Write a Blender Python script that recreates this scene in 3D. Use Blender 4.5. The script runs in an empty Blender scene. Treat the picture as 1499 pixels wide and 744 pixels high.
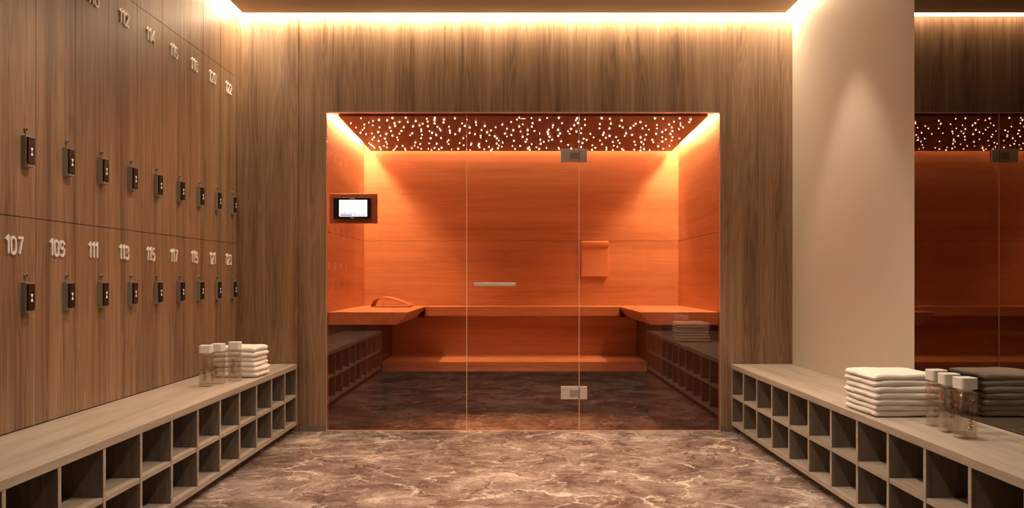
import bpy, bmesh, math, random
from mathutils import Vector, Matrix, noise

scene = bpy.context.scene
try:
    scene.view_settings.view_transform = 'Standard'
    scene.view_settings.look = 'None'
    scene.view_settings.exposure = 0.15
except Exception as e:
    print(e)

# ---------------------------------------------------------------- room dims (metres)
XL, XR = -1.825, 1.83          # locker wall face / plaster wall face
OL, OR_, OT = -1.233, 1.359, 2.098   # sauna opening
SB = 1.46                      # sauna back wall face
CEIL = 2.726
TOP = 2.95
YN = -6.3                      # wall behind the viewer
BEN_Y = -3.576
P = 0.298
BH = 0.444

# ---------------------------------------------------------------- materials
def new_mat(name):
    m = bpy.data.materials.new(name); m.use_nodes = True
    nt = m.node_tree
    b = nt.nodes['Principled BSDF']
    return m, nt, b

def plain(name, col, rough=0.5, metal=0.0, bump=0.0, bscale=200, spec=0.5, var=0.0):
    m, nt, b = new_mat(name)
    b.inputs['Base Color'].default_value = (*col, 1)
    b.inputs['Roughness'].default_value = rough
    b.inputs['Metallic'].default_value = metal
    b.inputs['Specular IOR Level'].default_value = spec
    tc = nt.nodes.new('ShaderNodeTexCoord')
    n = nt.nodes.new('ShaderNodeTexNoise'); n.inputs['Scale'].default_value = bscale
    n.inputs['Detail'].default_value = 4
    nt.links.new(tc.outputs['Object'], n.inputs['Vector'])
    if var > 0:
        mx = nt.nodes.new('ShaderNodeMix'); mx.data_type = 'RGBA'
        n2 = nt.nodes.new('ShaderNodeTexNoise'); n2.inputs['Scale'].default_value = 6
        nt.links.new(tc.outputs['Object'], n2.inputs['Vector'])
        nt.links.new(n2.outputs['Fac'], mx.inputs[0])
        mx.inputs[6].default_value = (*[c*(1-var) for c in col], 1)
        mx.inputs[7].default_value = (*[min(1, c*(1+var)) for c in col], 1)
        nt.links.new(mx.outputs[2], b.inputs['Base Color'])
    if bump > 0:
        bp = nt.nodes.new('ShaderNodeBump'); bp.inputs['Strength'].default_value = bump
        bp.inputs['Distance'].default_value = 0.003
        nt.links.new(n.outputs['Fac'], bp.inputs['Height'])
        nt.links.new(bp.outputs['Normal'], b.inputs['Normal'])
    return m

def wood(name, dark, mid, light, axis='z', coarse=9.0, fine=110.0, rough=0.45, stretch=0.06, contrast=1.0, offset=0.0):
    m, nt, b = new_mat(name)
    L = nt.links
    tc = nt.nodes.new('ShaderNodeTexCoord')
    def mapping(s, st):
        mp = nt.nodes.new('ShaderNodeMapping')
        v = [s, s, s]; v['xyz'.index(axis)] = s*st
        mp.inputs['Scale'].default_value = v
        mp.inputs['Location'].default_value = (offset, offset*1.7, offset*.3)
        L.new(tc.outputs['Object'], mp.inputs['Vector']); return mp
    def noi(s, st, det, rg, dist=0.0):
        mp = mapping(s, st)
        n = nt.nodes.new('ShaderNodeTexNoise'); n.inputs['Scale'].default_value = 1
        n.inputs['Detail'].default_value = det; n.inputs['Roughness'].default_value = rg
        n.inputs['Distortion'].default_value = dist
        L.new(mp.outputs[0], n.inputs['Vector']); return n
    n1 = noi(coarse, stretch, 3, .45, .25)
    n2 = noi(fine, .012, 4, .65)
    n3 = noi(fine*.3, .02, 3, .5)
    # growth-ring streaks : sharpened sine of the warped coarse noise
    mu = nt.nodes.new('ShaderNodeMath'); mu.operation = 'MULTIPLY'; mu.inputs[1].default_value = 95
    L.new(n1.outputs['Fac'], mu.inputs[0])
    si = nt.nodes.new('ShaderNodeMath'); si.operation = 'SINE'; L.new(mu.outputs[0], si.inputs[0])
    def madd(x, k, y):
        a = nt.nodes.new('ShaderNodeMath'); a.operation = 'MULTIPLY_ADD'; a.inputs[1].default_value = k
        L.new(x, a.inputs[0])
        if isinstance(y, float): a.inputs[2].default_value = y
        else: L.new(y, a.inputs[2])
        return a.outputs[0]
    v = madd(n1.outputs['Fac'], .50, .25-.19*contrast-.15*contrast)
    v = madd(si.outputs[0], .045*contrast, v)
    v = madd(n2.outputs['Fac'], .38*contrast, v)
    v = madd(n3.outputs['Fac'], .30*contrast, v)
    r = nt.nodes.new('ShaderNodeValToRGB')
    e = r.color_ramp.elements
    e[0].position = .34; e[0].color = (*dark, 1)
    e[1].position = .66; e[1].color = (*light, 1)
    k = r.color_ramp.elements.new(.49); k.color = (*mid, 1)
    L.new(v, r.inputs[0]); L.new(r.outputs[0], b.inputs['Base Color'])
    b.inputs['Roughness'].default_value = rough
    bp = nt.nodes.new('ShaderNodeBump'); bp.inputs['Strength'].default_value = .2
    bp.inputs['Distance'].default_value = .001
    L.new(n2.outputs['Fac'], bp.inputs['Height']); L.new(bp.outputs[0], b.inputs['Normal'])
    return m

def emis(name, col, s):
    m, nt, b = new_mat(name)
    b.inputs['Base Color'].default_value = (*col, 1)
    b.inputs['Emission Color'].default_value = (*col, 1)
    b.inputs['Emission Strength'].default_value = s
    return m

WALN = dict(dark=(.145, .080, .043), mid=(.262, .156, .088), light=(.37, .24, .147))
M_wall = wood('walnut_veneer', axis='z', **WALN)
M_lock = wood('walnut_veneer_lockers', axis='z', offset=4.3, **WALN)
GR = dict(dark=(.30, .242, .185), mid=(.39, .325, .258), light=(.475, .405, .33))
M_bench = wood('greige_oak_laminate', axis='y', coarse=16, rough=.5, contrast=.8, **GR)
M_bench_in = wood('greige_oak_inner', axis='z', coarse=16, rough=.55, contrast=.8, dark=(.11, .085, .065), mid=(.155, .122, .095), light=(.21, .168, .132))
SA = dict(dark=(.50, .235, .125), mid=(.63, .325, .175), light=(.74, .41, .23))
M_sx = wood('sauna_wood_x', axis='x', coarse=10, contrast=.7, rough=.5, **SA)
M_sy = wood('sauna_wood_y', axis='y', coarse=10, contrast=.7, rough=.5, offset=2, **SA)
M_sshade = wood('sauna_wood_shade', axis='y', coarse=10, contrast=.6, rough=.5, dark=(.06, .028, .02), mid=(.09, .042, .03), light=(.12, .06, .04))  # sauna wood darkened, under-seat shade put into the colour
M_pad = plain('orange_leather', (.76, .39, .22), .4, bump=.1, bscale=90)
M_dark = plain('dark_gap', (.02, .015, .012), .8)
M_joint = plain('sauna_joint', (.16, .07, .035), .8)
M_plaster = plain('beige_plaster', (.57, .49, .41), .75, bump=.05, bscale=120)
M_ceil = plain('ceiling_paint', (.38, .29, .21), .7, bump=.04, bscale=150)
M_farwall = plain('dark_far_wall', (.10, .075, .06), .8)
M_star_panel = plain('star_panel', (.17, .062, .03), .5)
M_steel = plain('brushed_steel', (.66, .60, .55), .35, .45, bump=.05)
M_nickel = plain('satin_nickel', (.34, .30, .26), .42, .35)
M_black = plain('black_plastic', (.012, .011, .012), .25)
M_white = plain('white_lacquer', (.88, .84, .79), .45)
M_cap = plain('white_cap', (.80, .76, .71), .4)
M_icon = emis('white_icon', (.8, .75, .7), .3)
M_ink = plain('label_ink', (.08, .05, .04), .5)
M_towel = plain('terry_cotton', (.88, .83, .75), .95, bump=1.0, bscale=330, spec=.1, var=.05)
M_screen = emis('display_white', (.86, .93, 1.0), 1.1)
M_screen2 = emis('display_dark', (.18, .22, .36), .5)
M_star = emis('star_fibre_glint', (1.0, .80, .60), 30)
M_lens = emis('downlight_lens', (1.0, .82, .6), 8)
M_led = emis('led_diffuser', (1.0, .88, .68), 1.4)

def marble():
    m, nt, b = new_mat('brown_marble'); L = nt.links
    def N(t): return nt.nodes.new(t)
    tc = N('ShaderNodeTexCoord')
    w = N('ShaderNodeTexNoise'); w.inputs['Scale'].default_value = 1.8; w.inputs['Detail'].default_value = 8
    w.inputs['Roughness'].default_value = .62
    L.new(tc.outputs['Object'], w.inputs['Vector'])
    vm = N('ShaderNodeVectorMath'); vm.operation = 'MULTIPLY_ADD'
    vm.inputs[1].default_value = (.55, .55, .55)
    L.new(w.outputs['Color'], vm.inputs[0]); L.new(tc.outputs['Object'], vm.inputs[2])
    n = N('ShaderNodeTexNoise'); n.inputs['Scale'].default_value = 2.8
    n.inputs['Detail'].default_value = 15; n.inputs['Roughness'].default_value = .80
    L.new(vm.outputs[0], n.inputs['Vector'])
    r = N('ShaderNodeValToRGB'); e = r.color_ramp.elements
    e[0].position = .38; e[0].color = (.105, .068, .054, 1)
    e[1].position = .64; e[1].color = (.66, .56, .48, 1)
    k = e.new(.47); k.color = (.22, .155, .127, 1)
    k = e.new(.55); k.color = (.35, .27, .225, 1)
    L.new(n.outputs['Fac'], r.inputs[0])
    def cracks(scale, width, off, lo, hi, mscale, amt):
        mp = N('ShaderNodeMapping'); mp.inputs['Location'].default_value = (off, off*2, off)
        L.new(vm.outputs[0], mp.inputs['Vector'])
        v = N('ShaderNodeTexVoronoi'); v.feature = 'DISTANCE_TO_EDGE'; v.inputs['Scale'].default_value = scale
        L.new(mp.outputs[0], v.inputs['Vector'])
        mr = N('ShaderNodeMapRange'); mr.inputs[1].default_value = 0; mr.inputs[2].default_value = width
        mr.inputs[3].default_value = amt; mr.inputs[4].default_value = 0
        L.new(v.outputs['Distance'], mr.inputs[0])
        mn = N('ShaderNodeTexNoise'); mn.inputs['Scale'].default_value = mscale; mn.inputs['Detail'].default_value = 7
        mn.inputs['Roughness'].default_value = .7
        L.new(mp.outputs[0], mn.inputs['Vector'])
        mk = N('ShaderNodeMapRange'); mk.inputs[1].default_value = lo; mk.inputs[2].default_value = hi
        L.new(mn.outputs['Fac'], mk.inputs[0])
        mu = N('ShaderNodeMath'); mu.operation = 'MULTIPLY'
        L.new(mr.outputs[0], mu.inputs[0]); L.new(mk.outputs[0], mu.inputs[1]); return mu
    cur = r.outputs[0]
    for (sc, wd_, off, lo, hi, ms, am, col) in ((2.0, .026, 0, .45, .54, 4, .9, (.78, .69, .60)), (6.5, .04, 3, .48, .57, 5, .8, (.68, .58, .50)),
                                       (4.0, .035, 8, .47, .56, 4.0, .9, (.06, .038, .032))):
        c_ = cracks(sc, wd_, off, lo, hi, ms, am)
        mx = N('ShaderNodeMix'); mx.data_type = 'RGBA'; mx.inputs[7].default_value = (*col, 1)
        L.new(c_.outputs[0], mx.inputs[0]); L.new(cur, mx.inputs[6]); cur = mx.outputs[2]
    br = N('ShaderNodeTexBrick'); br.inputs['Scale'].default_value = 1
    br.inputs['Brick Width'].default_value = 1.2; br.inputs['Row Height'].default_value = .6
    br.inputs['Mortar Size'].default_value = .001
    br.inputs['Color1'].default_value = (1, 1, 1, 1); br.inputs['Color2'].default_value = (.80, .80, .80, 1)
    br.inputs['Mortar'].default_value = (.65, .62, .61, 1)
    L.new(tc.outputs['Object'], br.inputs['Vector'])
    mm = N('ShaderNodeMix'); mm.data_type = 'RGBA'; mm.blend_type = 'MULTIPLY'; mm.inputs[0].default_value = 1
    L.new(cur, mm.inputs[6]); L.new(br.outputs['Color'], mm.inputs[7])
    L.new(mm.outputs[2], b.inputs['Base Color'])
    b.inputs['Roughness'].default_value = .27
    return m
M_floor = marble()

def glass_pane(name, tint, f0):
    m = bpy.data.materials.new(name); m.use_nodes = True; nt = m.node_tree; nt.nodes.clear(); L = nt.links
    o = nt.nodes.new('ShaderNodeOutputMaterial'); mx = nt.nodes.new('ShaderNodeMixShader')
    t = nt.nodes.new('ShaderNodeBsdfTransparent'); t.inputs[0].default_value = (*tint, 1)
    g = nt.nodes.new('ShaderNodeBsdfGlossy'); g.inputs['Roughness'].default_value = 0.0
    g.inputs['Color'].default_value = (1, .96, .94, 1)
    lw = nt.nodes.new('ShaderNodeLayerWeight'); lw.inputs[0].default_value = .5
    p = nt.nodes.new('ShaderNodeMath'); p.operation = 'POWER'; p.inputs[1].default_value = 5
    L.new(lw.outputs['Facing'], p.inputs[0])
    a = nt.nodes.new('ShaderNodeMath'); a.operation = 'MULTIPLY_ADD'; a.inputs[1].default_value = .6; a.inputs[2].default_value = f0
    L.new(p.outputs[0], a.inputs[0]); L.new(a.outputs[0], mx.inputs[0])
    L.new(t.outputs[0], mx.inputs[1]); L.new(g.outputs[0], mx.inputs[2]); L.new(mx.outputs[0], o.inputs[0])
    return m
M_glass = glass_pane('tinted_glass', (.92, .775, .72), .085)
M_bottle = glass_pane('clear_acrylic', (.93, .91, .88), .10)
def mirror_mat():
    m, nt, b = new_mat('bronze_mirror')
    b.inputs['Base Color'].default_value = (.16, .13, .105, 1); b.inputs['Metallic'].default_value = 1
    b.inputs['Roughness'].default_value = .01
    return m
M_mirror = mirror_mat()

# ---------------------------------------------------------------- mesh builder
class MB:
    def __init__(s, name, mats):
        s.name = name; s.mats = mats; s.bm = bmesh.new()
    def mi(s, m): return s.mats.index(m)
    def box(s, x0, x1, y0, y1, z0, z1, m=None):
        m = m or s.mats[0]
        v = [s.bm.verts.new((x, y, z)) for z in (z0, z1) for y in (y0, y1) for x in (x0, x1)]
        for f in ((0, 2, 3, 1), (4, 5, 7, 6), (0, 1, 5, 4), (2, 6, 7, 3), (0, 4, 6, 2), (1, 3, 7, 5)):
            fc = s.bm.faces.new([v[i] for i in f]); fc.material_index = s.mi(m)
        return s
    def prism(s, pts, axis, a0, a1, m=None, smooth=False):
        m = m or s.mats[0]
        def mk(p, a):
            return {'y': (p[0], a, p[1]), 'x': (a, p[0], p[1]), 'z': (p[0], p[1], a)}[axis]
        A = [s.bm.verts.new(mk(p, a0)) for p in pts]; B = [s.bm.verts.new(mk(p, a1)) for p in pts]
        n = len(pts); fs = []
        fs.append(s.bm.faces.new(A)); fs.append(s.bm.faces.new(B[::-1]))
        for i in range(n):
            f = s.bm.faces.new([A[i], B[i], B[(i+1) % n], A[(i+1) % n]]); f.smooth = smooth; fs.append(f)
        for f in fs: f.material_index = s.mi(m)
        return s
    def done(s, parent=None, bevel=0.0, loc=None):
        bmesh.ops.recalc_face_normals(s.bm, faces=s.bm.faces)
        me = bpy.data.meshes.new(s.name); s.bm.to_mesh(me); s.bm.free()
        for m in s.mats: me.materials.append(m)
        o = bpy.data.objects.new(s.name, me); scene.collection.objects.link(o)
        if parent: o.parent = parent
        if loc: o.location = loc
        if bevel > 0:
            b = o.modifiers.new('bevel', 'BEVEL'); b.width = bevel; b.segments = 2; b.limit_method = 'ANGLE'
        return o
def empty(name, loc=(0, 0, 0)):
    o = bpy.data.objects.new(name, None); o.location = loc; scene.collection.objects.link(o); return o

def text_mesh(name, body, size, extrude, mat, loc, rot, sx=1.0, parent=None, offset=0.0):
    c = bpy.data.curves.new(name, 'FONT'); c.body = body; c.size = size; c.extrude = extrude
    c.align_x = 'CENTER'; c.align_y = 'CENTER'; c.offset = offset; c.resolution_u = 4
    t = bpy.data.objects.new(name+'_tmp', c); scene.collection.objects.link(t)
    bpy.context.view_layer.update()
    me = bpy.data.meshes.new_from_object(t.evaluated_get(bpy.context.evaluated_depsgraph_get()))
    bpy.data.objects.remove(t)
    me.materials.clear(); me.materials.append(mat)
    o = bpy.data.objects.new(name, me); scene.collection.objects.link(o)
    o.location = loc; o.rotation_euler = rot; o.scale = (sx, 1, 1)
    if parent: o.parent = parent
    return o

# ---------------------------------------------------------------- room shell
MB('floor', [M_floor]).box(-2.1, 2.1, YN, 1.75, -.1, 0).done()
w = MB('wall_back', [M_wall, M_dark])
w.box(XL-.02, -1.4125, 0, .06, 0, TOP)
w.box(-1.4095, OL, 0, .06, 0, TOP)
w.box(-1.4125, -1.4095, .004, .06, 0, TOP, M_dark)
w.box(OR_, XR, 0, .06, 0, TOP)
w.box(OL, OR_, 0, .06, OT, TOP)
w.done()
MB('wall_left', [M_farwall]).box(-2.1, XL-.02, YN, 0.06, 0, TOP).done()
MB('wall_left_near', [M_wall]).box(XL-.019, XL, YN, -3.88, 0, TOP).done()
MB('wall_right', [M_plaster]).box(XR, 2.1, YN, 0.06, 0, TOP).done()
MB('wall_front', [M_farwall]).box(-2.1, 2.1, YN-.1, YN, 0, TOP).done()
c = MB('ceiling', [M_ceil]); c.box(-2.1, 2.1, YN, .06, TOP, TOP+.1)
c.box(XL+.070, XR-.070, -2.02, -.078, CEIL, CEIL+.06)
c.box(XL, XR, YN, -2.02, CEIL, CEIL+.06)
c.box(-1.0, 1.0, -4.5, -1.0, CEIL+.06, TOP)
c.done()
MB('baseboard_back', [M_bench_in]).box(-1.405, OL, -.006, -.001, .0, .035).box(OR_, 1.41, -.006, -.001, 0, .035).done()

# sauna shell
SX0, SX1 = OL, OR_
b = MB('wall_sauna_back', [M_sx, M_joint])
b.box(SX0-.05, SX1+.05, SB+.012, SB+.08, 0, 2.3, M_joint)
b.box(SX0, SX1, SB, SB+.012, 0, 1.3125).box(SX0, SX1, SB, SB+.012, 1.3155, 2.3)
b.done()
for nm, x0, x1, xb0, xb1 in (('wall_sauna_left', SX0-.012, SX0, SX0-.08, SX0-.012), ('wall_sauna_right', SX1, SX1+.012, SX1+.012, SX1+.08)):
    b = MB(nm, [M_sy, M_joint]); b.box(xb0, xb1, .06, SB+.012, 0, 2.3, M_joint)
    b.box(x0, x1, .06, SB, 0, 1.3125).box(x0, x1, .06, SB, 1.3155, 2.3); b.done()
MB('ceiling_sauna', [M_sx]).box(SX0-.08, SX1+.08, .06, SB+.08, 2.3, 2.36).done()

# star ceiling panel
sp = empty('star_ceiling_panel')
PX0, PX1, PY0, PY1 = SX0+.068, SX1-.068, .075, SB-.075
def pz(y): return 2.085 - .040*(y-PY0)/(PY1-PY0)
b = MB('panel', [M_star_panel])
b.prism([(PY0, pz(PY0)), (PY1, pz(PY1)), (PY1, pz(PY1)+.02), (PY0, pz(PY0)+.02)], 'x', PX0, PX1); b.done(sp)
random.seed(7)
b = MB('star_lights', [M_star])
pts = []
tries = 0
while len(pts) < 300 and tries < 40000:
    tries += 1
    x = random.uniform(PX0+.04, PX1-.04); y = random.uniform(PY0+.03, PY1-.04)
    if all((x-a)**2+(y-c_)**2 > .056**2 for a, c_ in pts): pts.append((x, y))
for x, y in pts:
    z = pz(y)-.0015; r = random.choice((.0024, .003, .0038)); n = 8
    R = r*2.2
    vs = []
    for i in range(n):
        rr = R if i % 2 == 0 else r*.5
        a = i*math.pi/4
        vs.append(b.bm.verts.new((x+rr*math.cos(a), y+rr*math.sin(a), z)))
    b.bm.faces.new(vs[::-1])  # four-point face: glint around each fibre end, built into the shape
    # little domed lens
    rings = [[b.bm.verts.new((x+r*q*math.cos(i*math.pi/4), y+r*q*math.sin(i*math.pi/4), z-dz)) for i in range(8)] for q, dz in ((1, .0003), (.85, r*.9), (.45, r*1.5))]
    for A, B in zip(rings, rings[1:]):
        for i in range(8): b.bm.faces.new([A[i], A[(i+1) % 8], B[(i+1) % 8], B[i]])
    b.bm.faces.new(rings[-1])
b.done(sp)
MB('hangers', [M_dark]).box(-.5, -.46, .5, .54, 2.1, 2.299).box(.6, .64, .5, .54, 2.1, 2.299).box(-.5, -.46, 1.1, 1.14, 2.08, 2.299).box(.6, .64, 1.1, 1.14, 2.08, 2.299).done(sp)

# ---------------------------------------------------------------- lights
def area(name, loc, sx, sy, power, col, rot=(0, 0, 0), parent=None):
    l = bpy.data.lights.new(name, 'AREA'); l.shape = 'RECTANGLE'; l.size = sx; l.size_y = sy
    l.energy = power; l.color = col
    o = bpy.data.objects.new(name, l); o.location = loc; o.rotation_euler = rot
    scene.collection.objects.link(o)
    if parent: o.parent = parent
    return o
WARM = (1.0, .77, .51)
cl = empty('cove_led_strip')
def strip(parent, nm, x0, x1, y0, y1, z, power, col):
    MB(nm+'_housing', [M_led]).box(x0-.0005, x1+.0005, y0-.0005, y1+.0005, z+.0006, z+.012).done(parent)
    area(nm, ((x0+x1)/2, (y0+y1)/2, z), x1-x0, y1-y0, power, col, parent=parent)
strip(cl, 'strip_back', -1.822, 1.827, -.077, -.003, 2.7255, 29, WARM)
strip(cl, 'strip_left', -1.823, -1.756, -2.0, -.079, 2.7255, 10, WARM)
strip(cl, 'strip_right', 1.762, 1.828, -2.0, -.079, 2.7255, 6, WARM)
SAW = (1.0, .63, .31)
sl = empty('sauna_led_strip')
strip(sl, 'strip_back', SX0+.07, SX1-.07, SB-.050, SB-.020, 2.13, 10, SAW)
strip(sl, 'strip_left', SX0+.006, SX0+.030, .09, SB-.06, 2.125, 33, SAW)
strip(sl, 'strip_right', SX1-.030, SX1-.006, .09, SB-.06, 2.125, 33, SAW)

def downlight(x, y, power, size, blend=.6, col=(1, .79, .60)):
    e = empty('recessed_downlight', (x, y, CEIL))
    b = MB('trim_ring', [M_nickel, M_lens])
    n = 32
    def ring(r, z): return [b.bm.verts.new((r*math.cos(2*math.pi*i/n), r*math.sin(2*math.pi*i/n), z)) for i in range(n)]
    prof = [ring(.045, -.001), ring(.045, -.004), ring(.034, -.004), ring(.030, -.0015)]
    for A, B in zip(prof, prof[1:]):
        for i in range(n): b.bm.faces.new([A[i], A[(i+1) % n], B[(i+1) % n], B[i]])
    f = b.bm.faces.new(prof[-1]); f.material_index = 1
    b.done(e)
    l = bpy.data.lights.new('lamp', 'SPOT'); l.energy = power; l.spot_size = math.radians(size); l.spot_blend = blend
    l.shadow_soft_size = .04; l.color = col
    o = bpy.data.objects.new('lamp', l); o.location = (0, 0, -.03); o.parent = e
    scene.collection.objects.link(o)
PW = .88
downlight(1.42, -1.04, 42*PW, 72, .5)
downlight(-1.0, -1.04, 68*PW, 110, 1, (1, .60, .40))  # orange-red tint added to stand in for sauna glow on the lockers
downlight(1.35, -2.5, 85*PW, 95, 1)
downlight(-1.0, -2.5, 84*PW, 120, 1)
downlight(.1, -.9, 155*PW, 95, 1, (1, .77, .58))
downlight(.1, -2.2, 150*PW, 110, 1, (1, .78, .59))
downlight(.1, -3.6, 90*PW, 130, 1)

# ---------------------------------------------------------------- locker bank
lk = empty('locker_bank')
b = MB('doors', [M_lock, M_dark])
b.box(XL-.0195, XL-.006, -P*13, -.001, BH+.001, TOP, M_dark)
for k in range(13):
    y1 = -P*k-.0015; y0 = -P*(k+1)+.0015
    if k == 0: y1 = -.001
    b.box(XL-.006, XL, y0, y1, .447, 1.2315)
    b.box(XL-.006, XL, y0, y1, 1.2345, 2.3285)
    b.box(XL-.006, XL, y0, y1, 2.3315, TOP)
b.done(lk)
MB('carcass_side', [M_lock]).box(XL-.0195, XL, -P*13-.003, -P*13-.0001, 0, TOP).done(lk)
# digits as rounded strokes (condensed sans), unit box 0..0.55 x 0..1
def arc(cx, cy, rx, ry, a0, a1, n=10):
    return [(cx+rx*math.cos(math.radians(a0+(a1-a0)*i/n)), cy+ry*math.sin(math.radians(a0+(a1-a0)*i/n))) for i in range(n+1)]
W = .22
DIG = {
 '0': [arc(.27, .72, W, .23, 0, 180)+arc(.27, .28, W, .23, 180, 360)+[(.49, .72)]],
 '1': [[(.12, .80), (.32, .95), (.32, .05)]],
 '2': [arc(.27, .72, W, .23, 170, -35)+[(.06, .05), (.50, .05)]],
 '3': [arc(.26, .73, W-.01, .22, 160, -80)+[(.22, .51)], [(.22, .51)]+arc(.26, .27, W, .23, 85, -160)],
 '4': [[(.40, .05), (.40, .95), (.05, .30), (.52, .30)]],
 '5': [[(.46, .95), (.12, .95), (.09, .55)]+arc(.27, .31, W, .27, 130, -150)],
 '6': [arc(.27, .29, W, .23, 180, 540, 18), [(.05, .29), (.05, .70)]+arc(.27, .73, W, .22, 170, 45, 8)],
 '7': [[(.04, .95), (.50, .95), (.20, .05)]],
 '8': [arc(.27, .73, W-.03, .21, -90, 270, 18), arc(.27, .28, W, .24, 90, 450, 18)],
 '9': [arc(.27, .71, W, .23, 0, 360, 18), [(.49, .71), (.49, .30)]+arc(.27, .27, W, .22, -10, -135, 8)],
}
def number(name, s, h, x, yc, zc, parent):
    b = MB(name, [M_white]); adv = {'1': .46}
    tot = sum(adv.get(c_, .66) for c_ in s)-.11
    u = -tot/2; hw = .072*h; d = .006
    for c_ in s:
        for path in DIG[c_]:
            pts = [((u+p[0]-(.08 if c_ == '1' else 0))*h, (p[1]-.5)*h) for p in path]
            n = len(pts); Ls, Rs = [], []
            for i in range(n):
                a = Vector(pts[max(0, i-1)]); c2 = Vector(pts[min(n-1, i+1)]); p = Vector(pts[i])
                if 0 < i < n-1:
                    d1 = (p-a); d2 = (c2-p)
                    d1 = d1.normalized() if d1.length > 1e-7 else d2.normalized()
                    d2 = d2.normalized() if d2.length > 1e-7 else d1
                    t = (d1+d2); t = t.normalized() if t.length > 1e-4 else d1
                    nn = Vector((-t.y, t.x)); k_ = 1/max(.45, abs(nn.dot(Vector((-d1.y, d1.x)))))
                else:
                    t = (c2-a).normalized(); nn = Vector((-t.y, t.x)); k_ = 1
                Ls.append(p+nn*hw*k_); Rs.append(p-nn*hw*k_)
            def V(q, xx): return b.bm.verts.new((xx, yc+q.x, zc+q.y))
            Lf = [V(q, x+d) for q in Ls]; Rf = [V(q, x+d) for q in Rs]
            Lb = [V(q, x+.0003) for q in Ls]; Rb = [V(q, x+.0003) for q in Rs]
            for i in range(n-1):
                b.bm.faces.new([Lf[i], Lf[i+1], Rf[i+1], Rf[i]])
                b.bm.faces.new([Lb[i], Lb[i+1], Lf[i+1], Lf[i]])
                b.bm.faces.new([Rf[i], Rf[i+1], Rb[i+1], Rb[i]])
            b.bm.faces.new([Lb[0], Lf[0], Rf[0], Rb[0]]); b.bm.faces.new([Lf[-1], Lb[-1], Rb[-1], Rf[-1]])
        u += adv.get(c_, .66)
    return b.done(parent)
for k in range(13):
    yc = -P*(k+.5)
    for num, zn, zl in ((123-2*k, 1.125, .932), (122-2*k, 2.222, 1.478)):
        number('number_%d' % num, str(num), .066, XL, yc, zn, lk)
        b = MB('lock_%d' % num, [M_nickel, M_black, M_icon])
        yl = yc+.075
        b.box(XL, XL+.018, yl-.026, yl+.026, zl-.058, zl+.058, M_nickel)
        b.box(XL+.018, XL+.026, yl-.022, yl+.022, zl-.046, zl+.052, M_black)
        b.box(XL+.018, XL+.023, yl-.022, yl+.022, zl-.056, zl-.048, M_nickel)
        X = XL+.0268
        for s_ in (-1, 1):
            vs = [b.bm.verts.new((X, yl, zl)), b.bm.verts.new((X, yl-.008, zl+s_*.014)), b.bm.verts.new((X, yl+.008, zl+s_*.014))]
            f = b.bm.faces.new(vs); f.material_index = 2
        n = 14
        pts_ = [(yl+.009*math.cos(2*math.pi*i/n), zl+.083+.009*math.sin(2*math.pi*i/n)) for i in range(n)]
        b.prism(pts_, 'x', XL, XL+.007, M_nickel)
        pts_ = [(yl+.005*math.cos(2*math.pi*i/n), zl+.083+.005*math.sin(2*math.pi*i/n)) for i in range(n)]
        b.prism(pts_, 'x', XL+.007, XL+.0078, M_black)
        b.done(lk, bevel=.002)

# ---------------------------------------------------------------- cubby benches
def cubby(sign, xw, xf):
    e = empty('shoe_cubby_bench')
    t = .018
    def bx(b, xa, xb, *r, m=None): b.box(min(xa, xb), max(xa, xb), *r, m=m)
    g = -sign*.001
    xw = xw+g
    yb = -.008
    b = MB('top', [M_bench]); bx(b, xw, xf, BEN_Y, yb, BH-.031, BH); b.done(e, bevel=.002)
    b = MB('carcass', [M_bench, M_bench_in])
    xi = xf+sign*.002
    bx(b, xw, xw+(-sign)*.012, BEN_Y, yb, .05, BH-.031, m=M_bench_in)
    bx(b, xw, xi, BEN_Y, yb, .045, .068)
    bx(b, xw, xi+sign*.002, BEN_Y+t, yb-.01, .226, .244)
    for k in range(13):
        y = -P*k
        ya, yb2 = (y-t/2, y+t/2)
        if k == 0: ya, yb2 = yb-t, yb
        if k == 12: ya, yb2 = BEN_Y, BEN_Y+t
        bx(b, xi, xi+sign*.003, ya, yb2, .068, BH-.031)
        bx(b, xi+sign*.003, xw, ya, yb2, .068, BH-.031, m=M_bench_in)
    b.done(e)
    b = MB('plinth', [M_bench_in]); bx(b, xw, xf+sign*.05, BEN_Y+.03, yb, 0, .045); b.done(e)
    return e
cubby(-1, XL, -1.42)
cubby(1, XR, 1.426)

# wall mirror
b = MB('wall_mirror', [M_mirror, M_dark])
b.box(1.812, 1.8295, -3.85, -1.773, BH+.004, 2.71, M_mirror); b.done()

# ---------------------------------------------------------------- sauna benches
sbn = empty('sauna_bench')
ZT = .782
b = MB('seat_left', [M_sy]); x0, x1 = SX0+.002, -.70
b.prism([(x0, ZT), (x1, ZT), (x1-.008, ZT-.02), (x1-.075, ZT-.085), (x0, ZT-.085)], 'y', .05, SB-.003); b.done(sbn, bevel=.002)
b = MB('seat_right', [M_sy]); x0, x1 = SX1-.002, .836
b.prism([(x0, ZT), (x1, ZT), (x1+.008, ZT-.02), (x1+.075, ZT-.085), (x0, ZT-.085)], 'y', .05, SB-.003); b.done(sbn, bevel=.002)
b = MB('seat_upper_back', [M_sx])
b.prism([(1.12, ZT), (SB-.003, ZT), (SB-.003, ZT-.08), (1.16, ZT-.08), (1.12, ZT-.07)], 'x', -.699, .835); b.done(sbn, bevel=.002)
b = MB('riser', [M_sx]); b.box(SX0+.003, SX1-.003, 1.26, 1.275, .002, ZT-.087); b.done(sbn)
b = MB('seat_lower', [M_sx])
b.prism([(.68, .392), (1.258, .392), (1.258, .316), (.70, .316), (.68, .325)], 'x', -.97, .98); b.done(sbn, bevel=.002)
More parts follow.
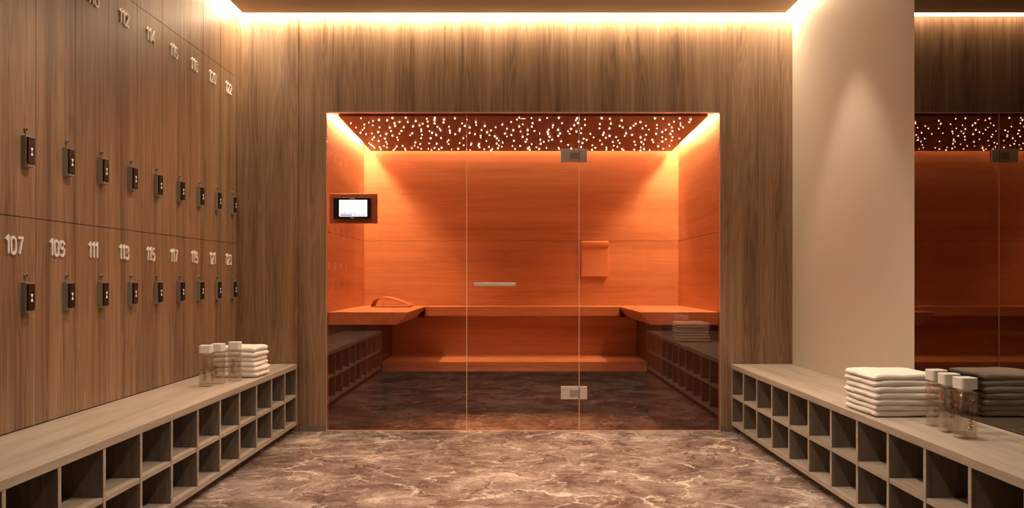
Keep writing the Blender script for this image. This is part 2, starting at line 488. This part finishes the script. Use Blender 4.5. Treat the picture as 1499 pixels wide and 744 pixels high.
b = MB('added_shade_plinths', [M_sshade])  # added dark boxes deepen under-seat shade so glass reflections show
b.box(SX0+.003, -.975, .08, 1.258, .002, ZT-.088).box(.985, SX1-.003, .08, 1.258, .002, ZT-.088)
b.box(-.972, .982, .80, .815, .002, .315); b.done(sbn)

b = MB('sauna_headrest', [M_sx])
N = 18
def prof(t):
    x = -1.10+.30*t
    h = .066*math.sin(math.pi*min(1, t**.55))**.8 if 0 < t < 1 else 0
    return x, ZT+.0025+h
P0 = [prof(i/N) for i in range(N+1)]
th = .012
poly = [(x, z+th) for x, z in P0] + [(x, z) for x, z in P0[::-1]]
b.prism(poly, 'y', .98, 1.22); b.done(bevel=.001)

b = MB('hanging_backrest_pad', [M_pad])
yW = SB-.0015
b.prism([(yW, 1.31), (yW-.05, 1.312), (yW-.080, 1.300), (yW-.080, 1.275), (yW-.066, 1.262), (yW-.045, 1.258), (yW-.045, 1.02), (yW, 1.02)], 'x', .556, .775)
b.done(bevel=.004)

# ---------------------------------------------------------------- glass front
gf = empty('sauna_glass_front')
G0, G1 = .012, .022
seams = [OL+.003, -.3095, .4305, OR_-.003]
names = ['pane_left', 'door_pane', 'pane_right']
for i in range(3):
    x0 = seams[i]+(.0025 if i else 0); x1 = seams[i+1]-(.0025 if i < 2 else 0)
    MB(names[i], [M_glass]).box(x0, x1, G0, G1, .006, OT-.004).done(gf)
M_edge = plain('glass_edge', (.75, .52, .38), .25)
b = MB('pane_edges', [M_edge])
for s_ in seams[1:3]: b.box(s_-.0018, s_+.0018, G0-.001, G1, .008, OT-.006)
b.done(gf)
b = MB('frame_profile', [M_edge]); b.box(OL+.0002, OL+.0028, G0, .036, 0, OT-.001).box(OR_-.0028, OR_-.0002, G0, .036, 0, OT-.001)
b.box(OL, OR_, .0, .03, OT-.0035, OT-.0005); b.box(OL, OR_, G0-.004, G1+.004, .0005, .0055)
b.done(gf)
def hinge(nm, z):
    b = MB(nm, [M_steel, M_nickel])
    b.box(.31, .425, G0-.010, G0-.0005, z-.042, z+.042).box(.436, .482, G0-.010, G0-.0005, z-.042, z+.042)
    b.box(.425, .436, G0-.008, G0-.0005, z-.034, z+.034, M_nickel)
    b.box(.37, .425, G0-.014, G0-.010, z-.022, z+.022, M_nickel)
    b.box(.31, .482, G1+.0005, G1+.009, z-.042, z+.042)
    b.done(gf, bevel=.0015)
hinge('hinge_upper', 1.812); hinge('hinge_lower', .253)
b = MB('pull_handle', [M_steel]); zh = .966
b.box(-.262, .013, -.045, -.030, zh-.011, zh+.011)
b.box(-.24, -.222, -.030, G0-.0005, zh-.008, zh+.008).box(-.027, -.009, -.030, G0-.0005, zh-.008, zh+.008)
b.done(gf, bevel=.002)

# control panel
cp = empty('sauna_control_panel')
yc = G0-.0008
b = MB('housing', [M_black]); b.box(-1.184, -.938, yc-.014, yc, 1.394, 1.537); b.done(cp, bevel=.004)
b = MB('display', [M_screen, M_screen2, M_white])
ys = yc-.0146
b.box(-1.145, -.962, ys-.0006, ys, 1.412, 1.520, M_screen)
b.box(-1.138, -1.06, ys-.0012, ys-.0006, 1.416, 1.424, M_screen2)
b.box(-1.138, -1.11, ys-.0012, ys-.0006, 1.508, 1.512, M_screen2).box(-1.0, -.97, ys-.0012, ys-.0006, 1.508, 1.512, M_screen2)
random.seed(3)
x = -1.138
for i in range(19):
    h = random.uniform(.006, .020); z_ = 1.426 if x < -1.055 else 1.415
    b.box(x, x+.005, ys-.0012, ys-.0006, z_, z_+h, M_screen2); x += .009
b.done(cp)
text_mesh('caption', 'SAUNA', .011, .0003, M_white, (-1.06, ys, 1.529), (math.pi/2, 0, 0), 1, cp)
text_mesh('caption_mode', 'AUTO', .008, .0003, M_white, (-1.06, ys, 1.403), (math.pi/2, 0, 0), 1, cp)
b = MB('back_plate', [M_sx]); b.box(-1.215, -.898, G1+.0008, G1+.012, 1.367, 1.565); b.done(cp, bevel=.004)

# ---------------------------------------------------------------- towels
def towel_layer(b, cx, cy, z0, w, d, h, seed, m):
    nx, ny, nz = 34, 30, 8
    V = {}
    def pt(i, j, k):
        key = (i, j, k)
        if key in V: return V[key]
        u, v, t = 2*i/nx-1, 2*j/ny-1, 2*k/nz-1
        r = h*.5*.98
        px, py, pz_ = u*w/2, v*d/2, t*h/2
        cxx = max(-w/2+r, min(w/2-r, px)); cyy = max(-d/2+r, min(d/2-r, py)); czz = 0
        dv = Vector((px-cxx, py-cyy, pz_-czz))
        if dv.length > 1e-6:
            if abs(px) > w/2-r or abs(py) > d/2-r:
                q = max(abs(dv.x), abs(dv.y), abs(dv.z))
                dv = dv.normalized()*q
        p = Vector((cxx, cyy, czz))+dv
        q = Vector((p.x*9+seed*7.1, p.y*9, seed*3.3))
        dz = noise.noise(q)*.0045 + noise.noise(q*4)*.0010
        side = 1 if t > 0 else .3
        p.z += dz*side
        p.x += noise.noise(Vector((seed*5, p.y*10, p.z*20)))*.006
        p.y += noise.noise(Vector((p.x*9, seed*9, p.z*20)))*.006
        p.z -= .004*max(0, abs(u)-.7)/.3*(1 if t > 0 else 0)
        V[key] = b.bm.verts.new((cx+p.x, cy+p.y, z0+h/2+p.z)); return V[key]
    def quad(a, b_, c_, d_):
        f = b.bm.faces.new([a, b_, c_, d_]); f.smooth = True; f.material_index = b.mi(m)
    for i in range(nx):
        for j in range(ny):
            for k in (0, nz):
                quad(pt(i, j, k), pt(i+1, j, k), pt(i+1, j+1, k), pt(i, j+1, k))
    for i in range(nx):
        for k in range(nz):
            for j in (0, ny): quad(pt(i, j, k), pt(i+1, j, k), pt(i+1, j, k+1), pt(i, j, k+1))
    for j in range(ny):
        for k in range(nz):
            for i in (0, nx): quad(pt(i, j, k), pt(i, j+1, k), pt(i, j+1, k+1), pt(i, j, k+1))
def towel_stack(cx, cy, w, d, heights, seed, rot=0.0):
    e = empty('folded_towel_stack', (cx, cy, BH+.003)); e.rotation_euler = (0, 0, rot)
    z = 0; random.seed(seed)
    for ti, (h, layers) in enumerate(heights):
        b = MB('towel_%d' % (ti+1), [M_towel])
        hl = h/layers
        ox, oy = random.uniform(-.008, .008), random.uniform(-.006, .006)
        for li in range(layers):
            s_ = 1+random.uniform(-.015, .015)
            towel_layer(b, ox+random.uniform(-.003, .003), oy, z+li*hl, w*s_, d*s_, hl*1.06, seed*10+ti*3+li, M_towel)
        z += h
        b.done(e)
towel_stack(1.585, -2.06, .285, .30, [(.048, 2), (.073, 3), (.049, 2)], 2, .03)
towel_stack(-1.565, -.70, .245, .23, [(.058, 2), (.056, 2), (.056, 2)], 5, -.06)

# ---------------------------------------------------------------- bottles
def rsq(r, c_, n=6):
    pts = []
    for q in range(4):
        a0 = q*math.pi/2
        cx = (r-c_)*(1 if q in (0, 3) else -1); cy = (r-c_)*(1 if q in (0, 1) else -1)
        for i in range(n+1):
            a = a0+i*math.pi/2/n; pts.append((cx+c_*math.cos(a), cy+c_*math.sin(a)))
    return pts
def bottle(x, y, rot=0.0, H=.213, label='SHAMPOO'):
    e = empty('toiletry_bottle', (x, y, BH+.0012)); e.rotation_euler = (0, 0, rot)
    r = .032
    body_h = H-.048
    b = MB('body', [M_bottle])
    rings = []
    for s_, z in ((.93, 0), (1, .004), (1, body_h-.006), (.9, body_h)):
        rings.append([b.bm.verts.new((px*s_, py*s_, z)) for px, py in rsq(r, .012)])
    n = len(rings[0])
    for A, B in zip(rings, rings[1:]):
        for i in range(n):
            f = b.bm.faces.new([A[i], A[(i+1) % n], B[(i+1) % n], B[i]]); f.smooth = True
    b.bm.faces.new(rings[0][::-1]); b.bm.faces.new(rings[-1])
    rr = [[b.bm.verts.new((px, py, z)) for px, py in rsq(r-.005, .008)] for z in (.010, body_h-.010)]
    for i in range(n):
        f = b.bm.faces.new([rr[0][i], rr[0][(i+1) % n], rr[1][(i+1) % n], rr[1][i]]); f.smooth = True
    b.bm.faces.new(rr[0][::-1]); b.bm.faces.new(rr[1])
    b.done(e)
    b = MB('neck', [M_cap]); b.prism(rsq(.022, .015), 'z', body_h+.0003, body_h+.008); b.done(e)
    b = MB('cap', [M_cap]); b.prism(rsq(r*.98, .011), 'z', body_h+.008, H); b.done(e, bevel=.002)
    text_mesh('label', label, .024, .0002, M_ink, (0, -r-.0006, body_h*.5), (math.pi/2, -math.pi/2, 0), .9, e)
    return e
bottle(1.583, -2.655, .12, label='SHAMPOO')
bottle(1.590, -2.53, -.1, label='BODY')
bottle(1.607, -2.40, .05, label='LOTION')
bottle(-1.597, -1.19, .1, label='SHAMPOO')
bottle(-1.572, -1.08, -.05, label='BODY')
bottle(-1.525, -.95, .05, label='LOTION')

# ---------------------------------------------------------------- world + camera
wd = bpy.data.worlds.new('world'); scene.world = wd; wd.use_nodes = True
wd.node_tree.nodes['Background'].inputs[0].default_value = (.03, .022, .018, 1)
cam = bpy.data.cameras.new('camera'); co = bpy.data.objects.new('camera', cam); scene.collection.objects.link(co)
co.location = (0, -5.7, 1.004); co.rotation_euler = (math.pi/2, 0, 0)
cam.sensor_width = 36; cam.lens = 1271/1499*36
cam.shift_x = -2.5/1499; cam.shift_y = 36/1499
cam.clip_start = .05
scene.camera = co
